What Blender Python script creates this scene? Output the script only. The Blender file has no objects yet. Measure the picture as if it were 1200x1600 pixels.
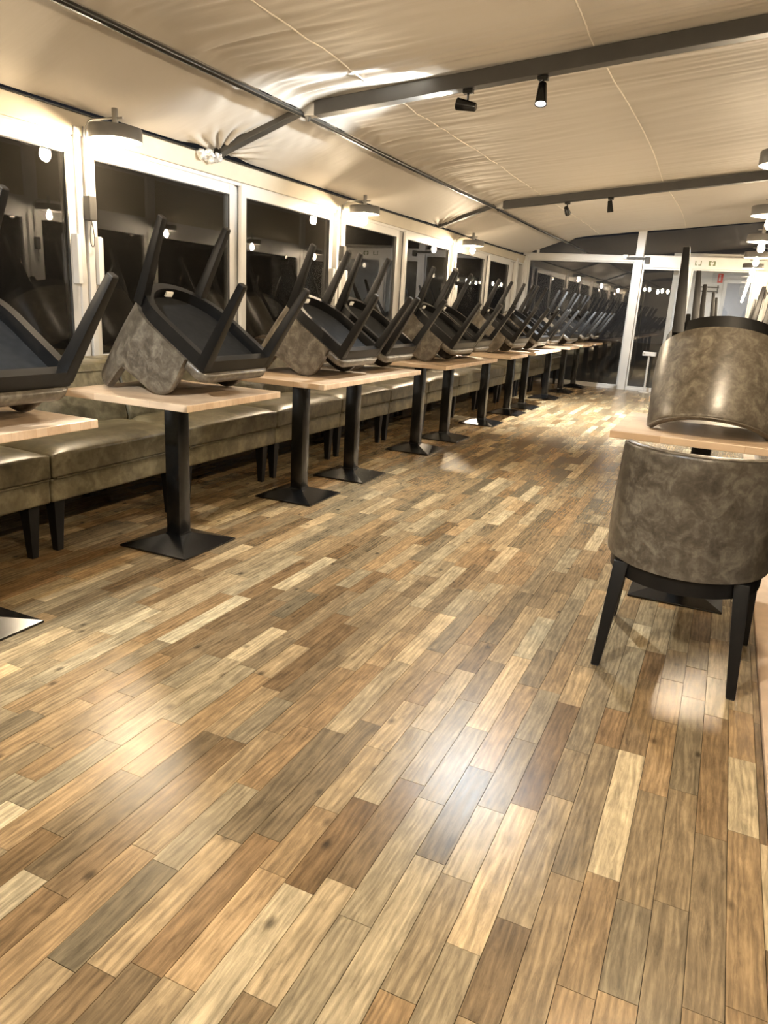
import bpy, bmesh, math, random
from mathutils import Vector, Matrix, noise
random.seed(7)
PI = math.pi
scene = bpy.context.scene
col = scene.collection

# ------------------------------------------------------------------ camera
CAM_H = 1.2
F_PX = 1147.8
def cam_axes():
    yaw, pitch, roll = math.radians(23.86), math.radians(15.925), math.radians(-3.404)
    cy, sy, cp, sp = math.cos(yaw), math.sin(yaw), math.cos(pitch), math.sin(pitch)
    f = Vector((-sy * cp, cy * cp, -sp)); r = Vector((cy, sy, 0)); d = f.cross(r)
    c, s = math.cos(roll), math.sin(roll)
    return c * r + s * d, -s * r + c * d, f
CR, CD, CF = cam_axes()
cam_data = bpy.data.cameras.new('camera')
cam_data.sensor_width = 36.0
cam_data.lens = F_PX / 1600 * 36.0
cam_data.clip_start = 0.02
cam = bpy.data.objects.new('camera', cam_data)
col.objects.link(cam)
cam.matrix_world = Matrix(((CR.x, -CD.x, -CF.x, 0), (CR.y, -CD.y, -CF.y, 0), (CR.z, -CD.z, -CF.z, CAM_H), (0, 0, 0, 1)))
scene.camera = cam

# ------------------------------------------------------------------ world (night sky) and exposure
world = bpy.data.worlds.new('night'); scene.world = world
world.use_nodes = True
wb = world.node_tree.nodes['Background']
wb.inputs[0].default_value = (0.010, 0.010, 0.011, 1); wb.inputs[1].default_value = 0.4
vs = scene.view_settings
vs.view_transform = 'Standard'; vs.look = 'None'; vs.gamma = 1.0; vs.use_curve_mapping = False
vs.exposure = 1.88

BULB_L = 400.0          # radiance of the warm filament bulbs
SPOT_W = 260.0          # ceiling track spots
WARM = (1.0, 0.80, 0.55)
COOL = (0.92, 0.97, 1.0)

# ------------------------------------------------------------------ materials
MAT = {}
def newmat(name):
    m = bpy.data.materials.new(name); m.use_nodes = True
    nt = m.node_tree
    return m, nt, nt.nodes['Principled BSDF']
def N(nt, t, **kw):
    n = nt.nodes.new(t)
    for k, v in kw.items(): setattr(n, k, v)
    return n
def plain(name, colr, rough=0.5, metal=0.0, spec=0.5, noise_amt=0.0, nscale=8.0, bump=0.0):
    m, nt, b = newmat(name)
    b.inputs['Base Color'].default_value = (*colr, 1); b.inputs['Roughness'].default_value = rough
    b.inputs['Metallic'].default_value = metal; b.inputs['Specular IOR Level'].default_value = spec
    if noise_amt or bump:
        tc = N(nt, 'ShaderNodeTexCoord'); nz = N(nt, 'ShaderNodeTexNoise')
        nz.inputs['Scale'].default_value = nscale; nz.inputs['Detail'].default_value = 5
        nt.links.new(tc.outputs['Object'], nz.inputs['Vector'])
        if noise_amt:
            rmp = N(nt, 'ShaderNodeValToRGB')
            rmp.color_ramp.elements[0].position = 0.3; rmp.color_ramp.elements[1].position = 0.72
            lo = [c * (1 - noise_amt) for c in colr]; hi = [min(1, c * (1 + noise_amt)) for c in colr]
            rmp.color_ramp.elements[0].color = (*lo, 1); rmp.color_ramp.elements[1].color = (*hi, 1)
            nt.links.new(nz.outputs['Fac'], rmp.inputs['Fac']); nt.links.new(rmp.outputs['Color'], b.inputs['Base Color'])
        if bump:
            bp = N(nt, 'ShaderNodeBump'); bp.inputs['Strength'].default_value = bump; bp.inputs['Distance'].default_value = 0.01
            nt.links.new(nz.outputs['Fac'], bp.inputs['Height']); nt.links.new(bp.outputs['Normal'], b.inputs['Normal'])
    MAT[name] = m
    return m
def leather(name, dark, mid, light, rough, sc, seed):
    m, nt, b = newmat(name)
    tc = N(nt, 'ShaderNodeTexCoord'); oi = N(nt, 'ShaderNodeObjectInfo')
    mp = N(nt, 'ShaderNodeVectorMath', operation='ADD')
    sc3 = N(nt, 'ShaderNodeVectorMath', operation='SCALE'); sc3.inputs['Scale'].default_value = 13.0
    cmb = N(nt, 'ShaderNodeCombineXYZ'); 
    for i in range(3): nt.links.new(oi.outputs['Random'], cmb.inputs[i])
    nt.links.new(cmb.outputs[0], sc3.inputs[0])
    nt.links.new(tc.outputs['Object'], mp.inputs[0]); nt.links.new(sc3.outputs[0], mp.inputs[1])
    n1 = N(nt, 'ShaderNodeTexNoise'); n1.inputs['Scale'].default_value = sc; n1.inputs['Detail'].default_value = 7; n1.inputs['Roughness'].default_value = 0.62; n1.inputs['Distortion'].default_value = 0.7
    n2 = N(nt, 'ShaderNodeTexNoise'); n2.inputs['Scale'].default_value = sc * 5; n2.inputs['Detail'].default_value = 4
    mx = N(nt, 'ShaderNodeMath', operation='MULTIPLY_ADD'); mx.inputs[1].default_value = 0.25
    rm = N(nt, 'ShaderNodeValToRGB'); cr = rm.color_ramp
    cr.elements[0].position = 0.40; cr.elements[0].color = (*dark, 1)
    cr.elements[1].position = 0.82; cr.elements[1].color = (*light, 1)
    e = cr.elements.new(0.60); e.color = (*mid, 1)
    nt.links.new(mp.outputs[0], n1.inputs['Vector']); nt.links.new(mp.outputs[0], n2.inputs['Vector'])
    nt.links.new(n2.outputs['Fac'], mx.inputs[0]); nt.links.new(n1.outputs['Fac'], mx.inputs[2])
    nt.links.new(mx.outputs[0], rm.inputs['Fac']); nt.links.new(rm.outputs['Color'], b.inputs['Base Color'])
    b.inputs['Roughness'].default_value = rough
    vor = N(nt, 'ShaderNodeTexNoise'); vor.inputs['Scale'].default_value = 220; vor.inputs['Detail'].default_value = 2
    nt.links.new(mp.outputs[0], vor.inputs['Vector'])
    bp = N(nt, 'ShaderNodeBump'); bp.inputs['Strength'].default_value = 0.12; bp.inputs['Distance'].default_value = 0.002
    nt.links.new(vor.outputs['Fac'], bp.inputs['Height']); nt.links.new(bp.outputs['Normal'], b.inputs['Normal'])
    MAT[name] = m
    return m
def emit(name, colr, strength):
    m = bpy.data.materials.new(name); m.use_nodes = True
    nt = m.node_tree; nt.nodes.remove(nt.nodes['Principled BSDF'])
    e = N(nt, 'ShaderNodeEmission'); e.inputs[0].default_value = (*colr, 1); e.inputs[1].default_value = strength
    nt.links.new(e.outputs[0], nt.nodes['Material Output'].inputs[0]); MAT[name] = m
    return m
def glass(name, ior, tint):
    m = bpy.data.materials.new(name); m.use_nodes = True
    nt = m.node_tree; nt.nodes.remove(nt.nodes['Principled BSDF'])
    t = N(nt, 'ShaderNodeBsdfTransparent'); t.inputs[0].default_value = (*tint, 1)
    g = N(nt, 'ShaderNodeBsdfGlossy'); g.inputs['Roughness'].default_value = 0.0
    fr = N(nt, 'ShaderNodeFresnel'); fr.inputs['IOR'].default_value = ior
    mx = N(nt, 'ShaderNodeMixShader')
    df_ = N(nt, 'ShaderNodeBsdfDiffuse'); df_.inputs[0].default_value = (0.5, 0.46, 0.4, 1); md = N(nt, 'ShaderNodeMixShader'); md.inputs[0].default_value = 0.012
    nt.links.new(t.outputs[0], md.inputs[1]); nt.links.new(df_.outputs[0], md.inputs[2])
    nt.links.new(fr.outputs[0], mx.inputs[0]); nt.links.new(md.outputs[0], mx.inputs[1]); nt.links.new(g.outputs[0], mx.inputs[2])
    nt.links.new(mx.outputs[0], nt.nodes['Material Output'].inputs[0]); MAT[name] = m
    return m
def floor_mat():
    m, nt, b = newmat('oak_floor')
    geo = N(nt, 'ShaderNodeNewGeometry'); at = N(nt, 'ShaderNodeAttribute', attribute_name='tone')
    at2 = N(nt, 'ShaderNodeAttribute', attribute_name='hue')
    sep = N(nt, 'ShaderNodeSeparateXYZ'); nt.links.new(geo.outputs['Position'], sep.inputs[0])
    # per-stave offset so that the grain does not run through the joints
    off = N(nt, 'ShaderNodeMath', operation='MULTIPLY_ADD'); off.inputs[1].default_value = 57.0
    nt.links.new(at.outputs['Fac'], off.inputs[0]); nt.links.new(sep.outputs['Z'], off.inputs[2])
    hz = N(nt, 'ShaderNodeMath', operation='MULTIPLY_ADD'); hz.inputs[1].default_value = 31.0
    nt.links.new(at2.outputs['Fac'], hz.inputs[0]); nt.links.new(off.outputs[0], hz.inputs[2])
    def coords(sx, sy):
        cx = N(nt, 'ShaderNodeMath', operation='MULTIPLY'); cx.inputs[1].default_value = sx; nt.links.new(sep.outputs['X'], cx.inputs[0])
        cy = N(nt, 'ShaderNodeMath', operation='MULTIPLY'); cy.inputs[1].default_value = sy; nt.links.new(sep.outputs['Y'], cy.inputs[0])
        c = N(nt, 'ShaderNodeCombineXYZ'); nt.links.new(cx.outputs[0], c.inputs[0]); nt.links.new(cy.outputs[0], c.inputs[1]); nt.links.new(hz.outputs[0], c.inputs[2])
        return c
    c1 = coords(70, 7); c2 = coords(30, 4); c3 = coords(20, 14)
    g1 = N(nt, 'ShaderNodeTexNoise'); g1.inputs['Scale'].default_value = 1.0; g1.inputs['Detail'].default_value = 9; g1.inputs['Roughness'].default_value = 0.78; g1.inputs['Distortion'].default_value = 0.5
    g2 = N(nt, 'ShaderNodeTexWave', wave_type='BANDS', bands_direction='X'); g2.inputs['Scale'].default_value = 0.6; g2.inputs['Distortion'].default_value = 16.0; g2.inputs['Detail'].default_value = 4; g2.inputs['Detail Scale'].default_value = 0.9
    g3 = N(nt, 'ShaderNodeTexNoise'); g3.inputs['Scale'].default_value = 1.0; g3.inputs['Detail'].default_value = 3
    nt.links.new(c1.outputs[0], g1.inputs['Vector']); nt.links.new(c2.outputs[0], g2.inputs['Vector']); nt.links.new(c3.outputs[0], g3.inputs['Vector'])
    base = N(nt, 'ShaderNodeValToRGB'); cr = base.color_ramp
    cols = [(0.0, (0.122, 0.080, 0.038)), (0.25, (0.180, 0.119, 0.058)), (0.55, (0.240, 0.163, 0.080)), (0.8, (0.310, 0.216, 0.110)), (1.0, (0.43, 0.315, 0.168))]
    cr.elements[0].position = cols[0][0]; cr.elements[0].color = (*cols[0][1], 1)
    cr.elements[1].position = 1.0; cr.elements[1].color = (*cols[-1][1], 1)
    for p, c in cols[1:-1]:
        e = cr.elements.new(p); e.color = (*c, 1)
    nt.links.new(at.outputs['Fac'], base.inputs['Fac'])
    # grey / reddish shift by hue attribute
    hs = N(nt, 'ShaderNodeHueSaturation')
    hm = N(nt, 'ShaderNodeMapRange'); hm.inputs['To Min'].default_value = 0.492; hm.inputs['To Max'].default_value = 0.512
    sm = N(nt, 'ShaderNodeMapRange'); sm.inputs['To Min'].default_value = 1.08; sm.inputs['To Max'].default_value = 0.84
    nt.links.new(at2.outputs['Fac'], hm.inputs['Value']); nt.links.new(at2.outputs['Fac'], sm.inputs['Value'])
    nt.links.new(hm.outputs[0], hs.inputs['Hue']); nt.links.new(sm.outputs[0], hs.inputs['Saturation']); nt.links.new(base.outputs['Color'], hs.inputs['Color'])
    # grain darkening
    r1 = N(nt, 'ShaderNodeMapRange'); r1.inputs['From Min'].default_value = 0.36; r1.inputs['From Max'].default_value = 0.62; r1.inputs['To Min'].default_value = 0.58; r1.inputs['To Max'].default_value = 1.20
    nt.links.new(g1.outputs['Fac'], r1.inputs['Value'])
    r2 = N(nt, 'ShaderNodeMapRange'); r2.inputs['To Min'].default_value = 0.80; r2.inputs['To Max'].default_value = 1.08
    nt.links.new(g2.outputs['Fac'], r2.inputs['Value'])
    r3 = N(nt, 'ShaderNodeMapRange'); r3.inputs['From Min'].default_value = 0.3; r3.inputs['From Max'].default_value = 0.7; r3.inputs['To Min'].default_value = 0.80; r3.inputs['To Max'].default_value = 1.14
    nt.links.new(g3.outputs['Fac'], r3.inputs['Value'])
    m1 = N(nt, 'ShaderNodeMath', operation='MULTIPLY'); nt.links.new(r1.outputs[0], m1.inputs[0]); nt.links.new(r2.outputs[0], m1.inputs[1])
    m2 = N(nt, 'ShaderNodeMath', operation='MULTIPLY'); nt.links.new(m1.outputs[0], m2.inputs[0]); nt.links.new(r3.outputs[0], m2.inputs[1])
    # knots
    c4 = coords(9, 5.5)
    vk = N(nt, 'ShaderNodeTexVoronoi'); vk.inputs['Scale'].default_value = 1.0; nt.links.new(c4.outputs[0], vk.inputs['Vector'])
    rk = N(nt, 'ShaderNodeMapRange'); rk.inputs['From Min'].default_value = 0.035; rk.inputs['From Max'].default_value = 0.13; rk.inputs['To Min'].default_value = 0.35; rk.inputs['To Max'].default_value = 1.0
    nt.links.new(vk.outputs['Distance'], rk.inputs['Value'])
    m3 = N(nt, 'ShaderNodeMath', operation='MULTIPLY'); nt.links.new(m2.outputs[0], m3.inputs[0]); nt.links.new(rk.outputs[0], m3.inputs[1])
    vm = N(nt, 'ShaderNodeVectorMath', operation='SCALE'); nt.links.new(hs.outputs['Color'], vm.inputs[0]); nt.links.new(m3.outputs[0], vm.inputs['Scale'])
    nt.links.new(vm.outputs[0], b.inputs['Base Color'])
    # lacquer
    b.inputs['Roughness'].default_value = 0.26
    b.inputs['Specular IOR Level'].default_value = 0.34
    bp = N(nt, 'ShaderNodeBump'); bp.inputs['Strength'].default_value = 0.25; bp.inputs['Distance'].default_value = 0.0015
    nt.links.new(g1.outputs['Fac'], bp.inputs['Height']); nt.links.new(bp.outputs['Normal'], b.inputs['Normal'])
    MAT['oak_floor'] = m
def table_mat():
    m, nt, b = newmat('table_wood')
    tc = N(nt, 'ShaderNodeTexCoord')
    mp = N(nt, 'ShaderNodeMapping'); mp.inputs['Rotation'].default_value = (0, 0, 0)
    br = N(nt, 'ShaderNodeTexBrick'); br.offset = 0.5
    br.inputs['Scale'].default_value = 1.0; br.inputs['Mortar Size'].default_value = 0.0006
    br.inputs['Brick Width'].default_value = 0.31; br.inputs['Row Height'].default_value = 0.045
    br.inputs['Color1'].default_value = (0.44, 0.315, 0.205, 1); br.inputs['Color2'].default_value = (0.56, 0.425, 0.295, 1); br.inputs['Mortar'].default_value = (0.36, 0.21, 0.11, 1)
    nz = N(nt, 'ShaderNodeTexNoise'); nz.inputs['Scale'].default_value = 1.0; nz.inputs['Detail'].default_value = 4
    mg = N(nt, 'ShaderNodeMapping'); mg.inputs['Scale'].default_value = (6, 90, 40)
    nt.links.new(tc.outputs['Object'], mp.inputs[0]); nt.links.new(mp.outputs[0], br.inputs['Vector'])
    nt.links.new(tc.outputs['Object'], mg.inputs[0]); nt.links.new(mg.outputs[0], nz.inputs['Vector'])
    mr = N(nt, 'ShaderNodeMapRange'); mr.inputs['To Min'].default_value = 0.78; mr.inputs['To Max'].default_value = 1.18
    nt.links.new(nz.outputs['Fac'], mr.inputs['Value'])
    vm = N(nt, 'ShaderNodeVectorMath', operation='SCALE'); nt.links.new(br.outputs['Color'], vm.inputs[0]); nt.links.new(mr.outputs[0], vm.inputs['Scale'])
    nt.links.new(vm.outputs[0], b.inputs['Base Color'])
    b.inputs['Roughness'].default_value = 0.32
    MAT['table_wood'] = m
def cloth_mat():
    m, nt, b = newmat('tent_cloth')
    b.inputs['Base Color'].default_value = (0.46, 0.412, 0.342, 1); b.inputs['Roughness'].default_value = 0.62
    b.inputs['Specular IOR Level'].default_value = 0.35
    b.inputs['Sheen Weight'].default_value = 0.15
    tc = N(nt, 'ShaderNodeTexCoord'); mp = N(nt, 'ShaderNodeMapping'); mp.inputs['Scale'].default_value = (2.2, 16, 4)
    nz = N(nt, 'ShaderNodeTexNoise'); nz.inputs['Scale'].default_value = 1.0; nz.inputs['Detail'].default_value = 3
    bp = N(nt, 'ShaderNodeBump'); bp.inputs['Strength'].default_value = 0.18; bp.inputs['Distance'].default_value = 0.01
    nt.links.new(tc.outputs['Object'], mp.inputs[0]); nt.links.new(mp.outputs[0], nz.inputs['Vector']); nt.links.new(nz.outputs['Fac'], bp.inputs['Height']); nt.links.new(bp.outputs['Normal'], b.inputs['Normal'])
    MAT['tent_cloth'] = m
floor_mat(); table_mat(); cloth_mat()
leather('bench_leather', (0.040, 0.033, 0.017), (0.092, 0.077, 0.042), (0.190, 0.165, 0.103), 0.34, 8.0, 1)
leather('chair_leather', (0.040, 0.032, 0.023), (0.080, 0.067, 0.050), (0.165, 0.145, 0.112), 0.32, 19.0, 2)
plain('black_wood', (0.0045, 0.0042, 0.004), 0.42, spec=0.28, noise_amt=0.2, nscale=20)
plain('black_metal', (0.004, 0.004, 0.004), 0.22, spec=0.5, noise_amt=0.15, nscale=30, bump=0.03)
plain('underside_cloth', (0.014, 0.0145, 0.015), 0.9, spec=0.2, noise_amt=0.2, nscale=30)
plain('frame_white', (0.46, 0.45, 0.43), 0.32, noise_amt=0.04, nscale=5)
plain('frame_grey', (0.52, 0.51, 0.49), 0.4, noise_amt=0.04)
plain('gasket', (0.03, 0.03, 0.03), 0.7, noise_amt=0.1)
plain('valance', (0.40, 0.355, 0.275), 0.7, noise_amt=0.05, nscale=6)
plain('beam', (0.032, 0.029, 0.024), 0.5, noise_amt=0.12, nscale=12)
plain('pipe', (0.010, 0.010, 0.009), 0.25, noise_amt=0.1)
plain('pipe_light', (0.42, 0.40, 0.36), 0.3, noise_amt=0.05)
plain('steel', (0.33, 0.32, 0.30), 0.35, metal=0.85, noise_amt=0.05)
plain('shade_grey', (0.15, 0.147, 0.14), 0.38, metal=0.35, noise_amt=0.05)
plain('cable_grey', (0.09, 0.085, 0.08), 0.5, noise_amt=0.05)
plain('driver_box', (0.035, 0.032, 0.028), 0.55, noise_amt=0.1)
plain('seam', (0.78, 0.72, 0.62), 0.6, noise_amt=0.05)
plain('foil', (0.75, 0.74, 0.72), 0.12, metal=0.6, noise_amt=0.1)
plain('tag_white', (0.85, 0.83, 0.78), 0.6, noise_amt=0.03)
plain('plaster', (0.70, 0.68, 0.64), 0.8, noise_amt=0.04)
plain('door_grey', (0.30, 0.32, 0.36), 0.5, noise_amt=0.06)
plain('sign_red', (0.62, 0.03, 0.02), 0.5, noise_amt=0.05)
plain('sign_dark', (0.10, 0.12, 0.05), 0.6, noise_amt=0.05)
plain('ground', (0.03, 0.03, 0.028), 0.9, noise_amt=0.3, nscale=2)
plain('subfloor', (0.035, 0.022, 0.013), 0.8, noise_amt=0.2)
plain('threshold', (0.50, 0.36, 0.24), 0.4, noise_amt=0.12, nscale=14)
plain('grey_floor', (0.22, 0.21, 0.20), 0.5, noise_amt=0.1)
glass('pane_glass', 1.75, (0.93, 0.93, 0.92))
emit('bulb_glow', WARM, BULB_L)
emit('spot_glow', COOL, 60)
emit('string_glow', (1.0, 0.86, 0.62), 25)
emit('panel_glow', (0.92, 0.96, 1.0), 14)

# ------------------------------------------------------------------ mesh helpers
class MB:
    def __init__(s): s.v = []; s.f = []
    def add(s, vs, fs):
        o = len(s.v); s.v += [tuple(p) for p in vs]; s.f += [tuple(i + o for i in f) for f in fs]; return s
    def box(s, a, b):
        x0, y0, z0 = a; x1, y1, z1 = b
        return s.add([(x0, y0, z0), (x1, y0, z0), (x1, y1, z0), (x0, y1, z0), (x0, y0, z1), (x1, y0, z1), (x1, y1, z1), (x0, y1, z1)],
                     [(0, 3, 2, 1), (4, 5, 6, 7), (0, 1, 5, 4), (1, 2, 6, 5), (2, 3, 7, 6), (3, 0, 4, 7)])
    def loft(s, rings, cap=True):
        n = len(rings[0]); vs = [p for r in rings for p in r]; fs = []
        for k in range(len(rings) - 1):
            for i in range(n):
                j = (i + 1) % n
                fs.append((k * n + i, k * n + j, (k + 1) * n + j, (k + 1) * n + i))
        if cap:
            fs.append(tuple(reversed(range(n)))); fs.append(tuple((len(rings) - 1) * n + i for i in range(n)))
        return s.add(vs, fs)
    def taper(s, p0, w0, d0, p1, w1, d1):
        def ring(p, w, d): return [(p[0] - w, p[1] - d, p[2]), (p[0] + w, p[1] - d, p[2]), (p[0] + w, p[1] + d, p[2]), (p[0] - w, p[1] + d, p[2])]
        return s.loft([ring(p0, w0, d0), ring(p1, w1, d1)])
    def tube(s, pts, r, n=10, cap=True):
        pts = [Vector(p) for p in pts]; rings = []; up = None
        for i, p in enumerate(pts):
            t = (pts[min(i + 1, len(pts) - 1)] - pts[max(i - 1, 0)]).normalized()
            if up is None:
                up = Vector((0, 0, 1)) if abs(t.z) < 0.9 else Vector((1, 0, 0))
            a = (up - t * up.dot(t)).normalized(); b = t.cross(a); up = a
            rr = r[i] if isinstance(r, (list, tuple)) else r
            rings.append([p + (a * math.cos(2 * PI * k / n) + b * math.sin(2 * PI * k / n)) * rr for k in range(n)])
        return s.loft(rings, cap)
    def lathe(s, prof, c=(0, 0, 0), n=28, cap=True):
        rings = [[(c[0] + r * math.cos(2 * PI * k / n), c[1] + r * math.sin(2 * PI * k / n), c[2] + z) for k in range(n)] for r, z in prof]
        return s.loft(rings, cap)
    def build(s, name, mat, parent=None, smooth=None, bevel=0.0, segs=2):
        me = bpy.data.meshes.new(name)
        me.from_pydata(s.v, [], s.f)
        bm = bmesh.new(); bm.from_mesh(me)
        bmesh.ops.remove_doubles(bm, verts=bm.verts, dist=1e-6)
        bmesh.ops.recalc_face_normals(bm, faces=bm.faces)
        if bevel > 0:
            es = [e for e in bm.edges if len(e.link_faces) == 2 and e.calc_face_angle(0) > 0.5]
            bmesh.ops.bevel(bm, geom=es, offset=bevel, segments=segs, affect='EDGES', profile=0.6)
        bm.to_mesh(me); bm.free()
        if smooth is not None:
            me.polygons.foreach_set('use_smooth', [True] * len(me.polygons))
            me.set_sharp_from_angle(angle=math.radians(smooth))
        me.materials.append(MAT[mat])
        o = bpy.data.objects.new(name, me); col.objects.link(o)
        if parent: o.parent = parent
        return o
def tag(o, label=None, cat=None, group=None, kind=None):
    if label: o['label'] = label
    if cat: o['category'] = cat
    if group: o['group'] = group
    if kind: o['kind'] = kind
    return o
def empty(name, loc=(0, 0, 0)):
    o = bpy.data.objects.new(name, None); col.objects.link(o); o.location = loc; o.empty_display_size = 0.1
    return o
def copy_tree(o, parent=None):
    c = o.copy(); col.objects.link(c); c.parent = parent
    for ch in list(o.children): copy_tree(ch, c)
    return c
def struct(o, label=None): return tag(o, label, kind='structure')
ORD = ['nearest', 'second', 'third', 'fourth', 'fifth', 'sixth', 'seventh', 'eighth', 'ninth', 'tenth', 'eleventh', 'twelfth', 'thirteenth', 'fourteenth', 'fifteenth', 'sixteenth']

# ------------------------------------------------------------------ room dimensions
XL, XR, YB, YE = -3.5, 0.40, -4.17, 13.25          # left glass, right glass, wall behind the camera, end glass
RAFT = [-4.17, 0.20, 4.57, 8.94, 13.25]            # tent beams
XP = -2.75                                         # purlin between the two roof slopes
def zroof(x, dip=0.0):
    if x < XP: return 2.11 + (x + 3.47) / (XP + 3.47) * 0.26
    return 2.37 + (x - XP) * 0.103
POSTS = [-2.93, 0.20, 3.35, 6.41, 9.57, 12.72]

# ------------------------------------------------------------------ floor: slab and oak staves
slab = MB().box((XL - 0.05, YB - 0.05, -0.12), (XR + 0.05, YE + 0.06, -0.012)).build('floor', 'subfloor')
struct(slab)
def project(p):
    d = Vector(p) - Vector((0, 0, CAM_H)); z = d.dot(CF)
    if z < 0.05: return None
    return 600 + F_PX * d.dot(CR) / z, 800 + F_PX * d.dot(CD) / z
staves = []
W = 0.072
x = XL + 0.02
while x < 0.283 - 0.01:
    x1 = min(x + W, 0.283)
    y = YB + random.uniform(-0.4, 0)
    while y < YE:
        y1 = min(y + random.choice((0.24, 0.30, 0.36, 0.42, 0.50, 0.58)) * random.uniform(0.92, 1.08), YE)
        if y1 - y > 0.03 and y1 > YB:
            t = min(1, max(0, random.gauss(0.50, 0.17))); 
            if random.random() < 0.10: t = random.uniform(0.78, 1.0)
            if random.random() < 0.12: t = random.uniform(0.02, 0.2)
            staves.append((x, x1, max(y, YB), y1, t, random.random()))
        y = y1
    x = x1
def stave_geom(s):
    x0, x1, y0, y1, t, hu = s
    g = 0.0007; zt = (hu - 0.5) * 0.0005
    a = [(x0 + g, y0 + g), (x1 - g, y0 + g), (x1 - g, y1 - g), (x0 + g, y1 - g)]
    vs = [(*p, -0.012) for p in a] + [(*p, zt) for p in a]
    fs = [(4, 5, 6, 7)] + [(k, (k + 1) % 4, 4 + (k + 1) % 4, 4 + k) for k in range(4)]
    return vs, fs
def stave_mesh(lst, name):
    V, Fc, T, H = [], [], [], []
    for s in lst:
        vs_, fs_ = stave_geom(s); o = len(V); V += vs_; Fc += [tuple(i + o for i in f) for f in fs_]
        T += [s[4]] * len(vs_); H += [s[5]] * len(vs_)
    me = bpy.data.meshes.new(name); me.from_pydata(V, [], Fc)
    for nm, d in (('tone', T), ('hue', H)):
        a = me.attributes.new(nm, 'FLOAT', 'POINT'); a.data.foreach_set('value', d)
    me.materials.append(MAT['oak_floor'])
    o = bpy.data.objects.new(name, me); col.objects.link(o); o.parent = slab
    return o
def px_area(s):
    q = [project((a, b, 0)) for a, b in ((s[0], s[2]), (s[1], s[2]), (s[1], s[3]), (s[0], s[3]))]
    if any(p is None for p in q): return 0
    q = [(min(max(p[0], 0), 1200), min(max(p[1], 0), 1600)) for p in q]
    return abs(sum(q[i][0] * q[(i + 1) % 4][1] - q[(i + 1) % 4][0] * q[i][1] for i in range(4))) / 2
staves.sort(key=px_area, reverse=True)
for s in staves[:300]: stave_mesh([s], 'stave')
tag(stave_mesh(staves[300:], 'staves'), kind='stuff')
struct(MB().box((0.285, YB, -0.012), (XR - 0.02, YE - 0.05, 0.018)).build('trim_1', 'threshold', bevel=0.004), 'pale wooden threshold strip along the right window wall')
struct(MB().box((-30, -20, -0.3), (20, 45, -0.2)).build('trim_2', 'ground'), 'dark ground outside the glass')

# ------------------------------------------------------------------ left wall: solid base, posts, header, valance, sliding windows
wl = MB()
wl.box((XL - 0.06, YB, -0.012), (XL + 0.02, YE, 0.74))
wl.box((XL - 0.06, YB, 1.96), (XL + 0.03, YE, 2.03))
wall_left = struct(wl.build('wall_left', 'frame_white', bevel=0.004))
MB().box((XL - 0.05, YB, 1.985), (XL + 0.045, YE - 0.02, 2.105)).build('valance', 'valance', wall_left, bevel=0.008)
MB().box((XL - 0.02, YB, 0.742), (XL + 0.06, YE - 0.01, 0.768)).build('window_sill', 'frame_white', wall_left, bevel=0.004)
trim_n = [3]
def trim(mb, mat='frame_white', label=None, bevel=0.004):
    o = mb.build('trim_%d' % trim_n[0], mat, bevel=bevel); trim_n[0] += 1
    return struct(o, label)
for py in POSTS + [13.18]:
    w = 0.055
    m = MB(); m.box((XL - 0.05, py - w, 0.74), (XL + 0.055, py - 0.012, 2.03)); m.box((XL - 0.05, py + 0.012, 0.74), (XL + 0.055, py + w, 2.03)); m.box((XL - 0.05, py - 0.012, 0.74), (XL + 0.035, py + 0.012, 2.03))
    trim(m, label='white grooved window post')
win_n = [1]
def window(make_frame, make_pane, extras=(), label=None):
    root = empty('window_%d' % win_n[0]); win_n[0] += 1; struct(root, label)
    for nm, mb, mat, bev in [('window_frame', make_frame, 'frame_white', 0.004)] + list(extras): mb.build(nm, mat, root, bevel=bev)
    if make_pane: make_pane.build('pane', 'pane_glass', root)
    return root
def left_window(y0, y1, hy=None, inner=False):
    xo = 0.018 if inner else 0.0
    z0, z1 = 0.795, 1.890; s = 0.058; xa, xb = XL - 0.012 + xo, XL + 0.022 + xo
    f = MB()
    f.box((xa, y0 - s, z0 - 0.03), (xb, y0, z1 + 0.085)); f.box((xa, y1, z0 - 0.03), (xb, y1 + s, z1 + 0.085))
    f.box((xa, y0, z1), (xb, y1, z1 + 0.085)); f.box((xa, y0, z0 - 0.03), (xb, y1, z0))
    g = MB(); t = 0.006
    for a, b in (((y0, z0), (y0 + t, z1)), ((y1 - t, z0), (y1, z1)), ((y0, z1 - t), (y1, z1)), ((y0, z0), (y1, z0 + t))):
        g.box((xb - 0.012, a[0], a[1]), (xb - 0.002, b[0], b[1]))
    ex = [('gasket', g, 'gasket', 0)]
    if hy:
        h1 = MB().box((xb, hy - 0.014, 1.20), (xb + 0.045, hy + 0.014, 1.47)); ex.append(('handle', h1, 'frame_grey', 0.004))
        h2 = MB().box((xb + 0.012, hy + 0.014, 1.205), (xb + 0.044, hy + 0.024, 1.465)); ex.append(('handle_grip', h2, 'frame_white', 0.002))
    p = MB().box((xa + 0.010, y0 - 0.004, z0 - 0.004), (xa + 0.018, y1 + 0.004, z1 + 0.004))
    window(f, p, ex)
for y0, y1, hy, inn in ((-2.79, -1.46, -2.82, 0), (-1.25, 0.05, 0.08, 1), (0.36, 1.65, 0.33, 0), (1.84, 3.24, 3.265, 1), (3.463, 4.754, 3.438, 0), (4.936, 6.236, 6.26, 1), (6.57, 7.77, 6.545, 0), (8.04, 9.385, 9.41, 1), (9.753, 10.97, 9.73, 0), (11.22, 12.25, None, 1)):
    left_window(y0, y1, hy, bool(inn))
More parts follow.
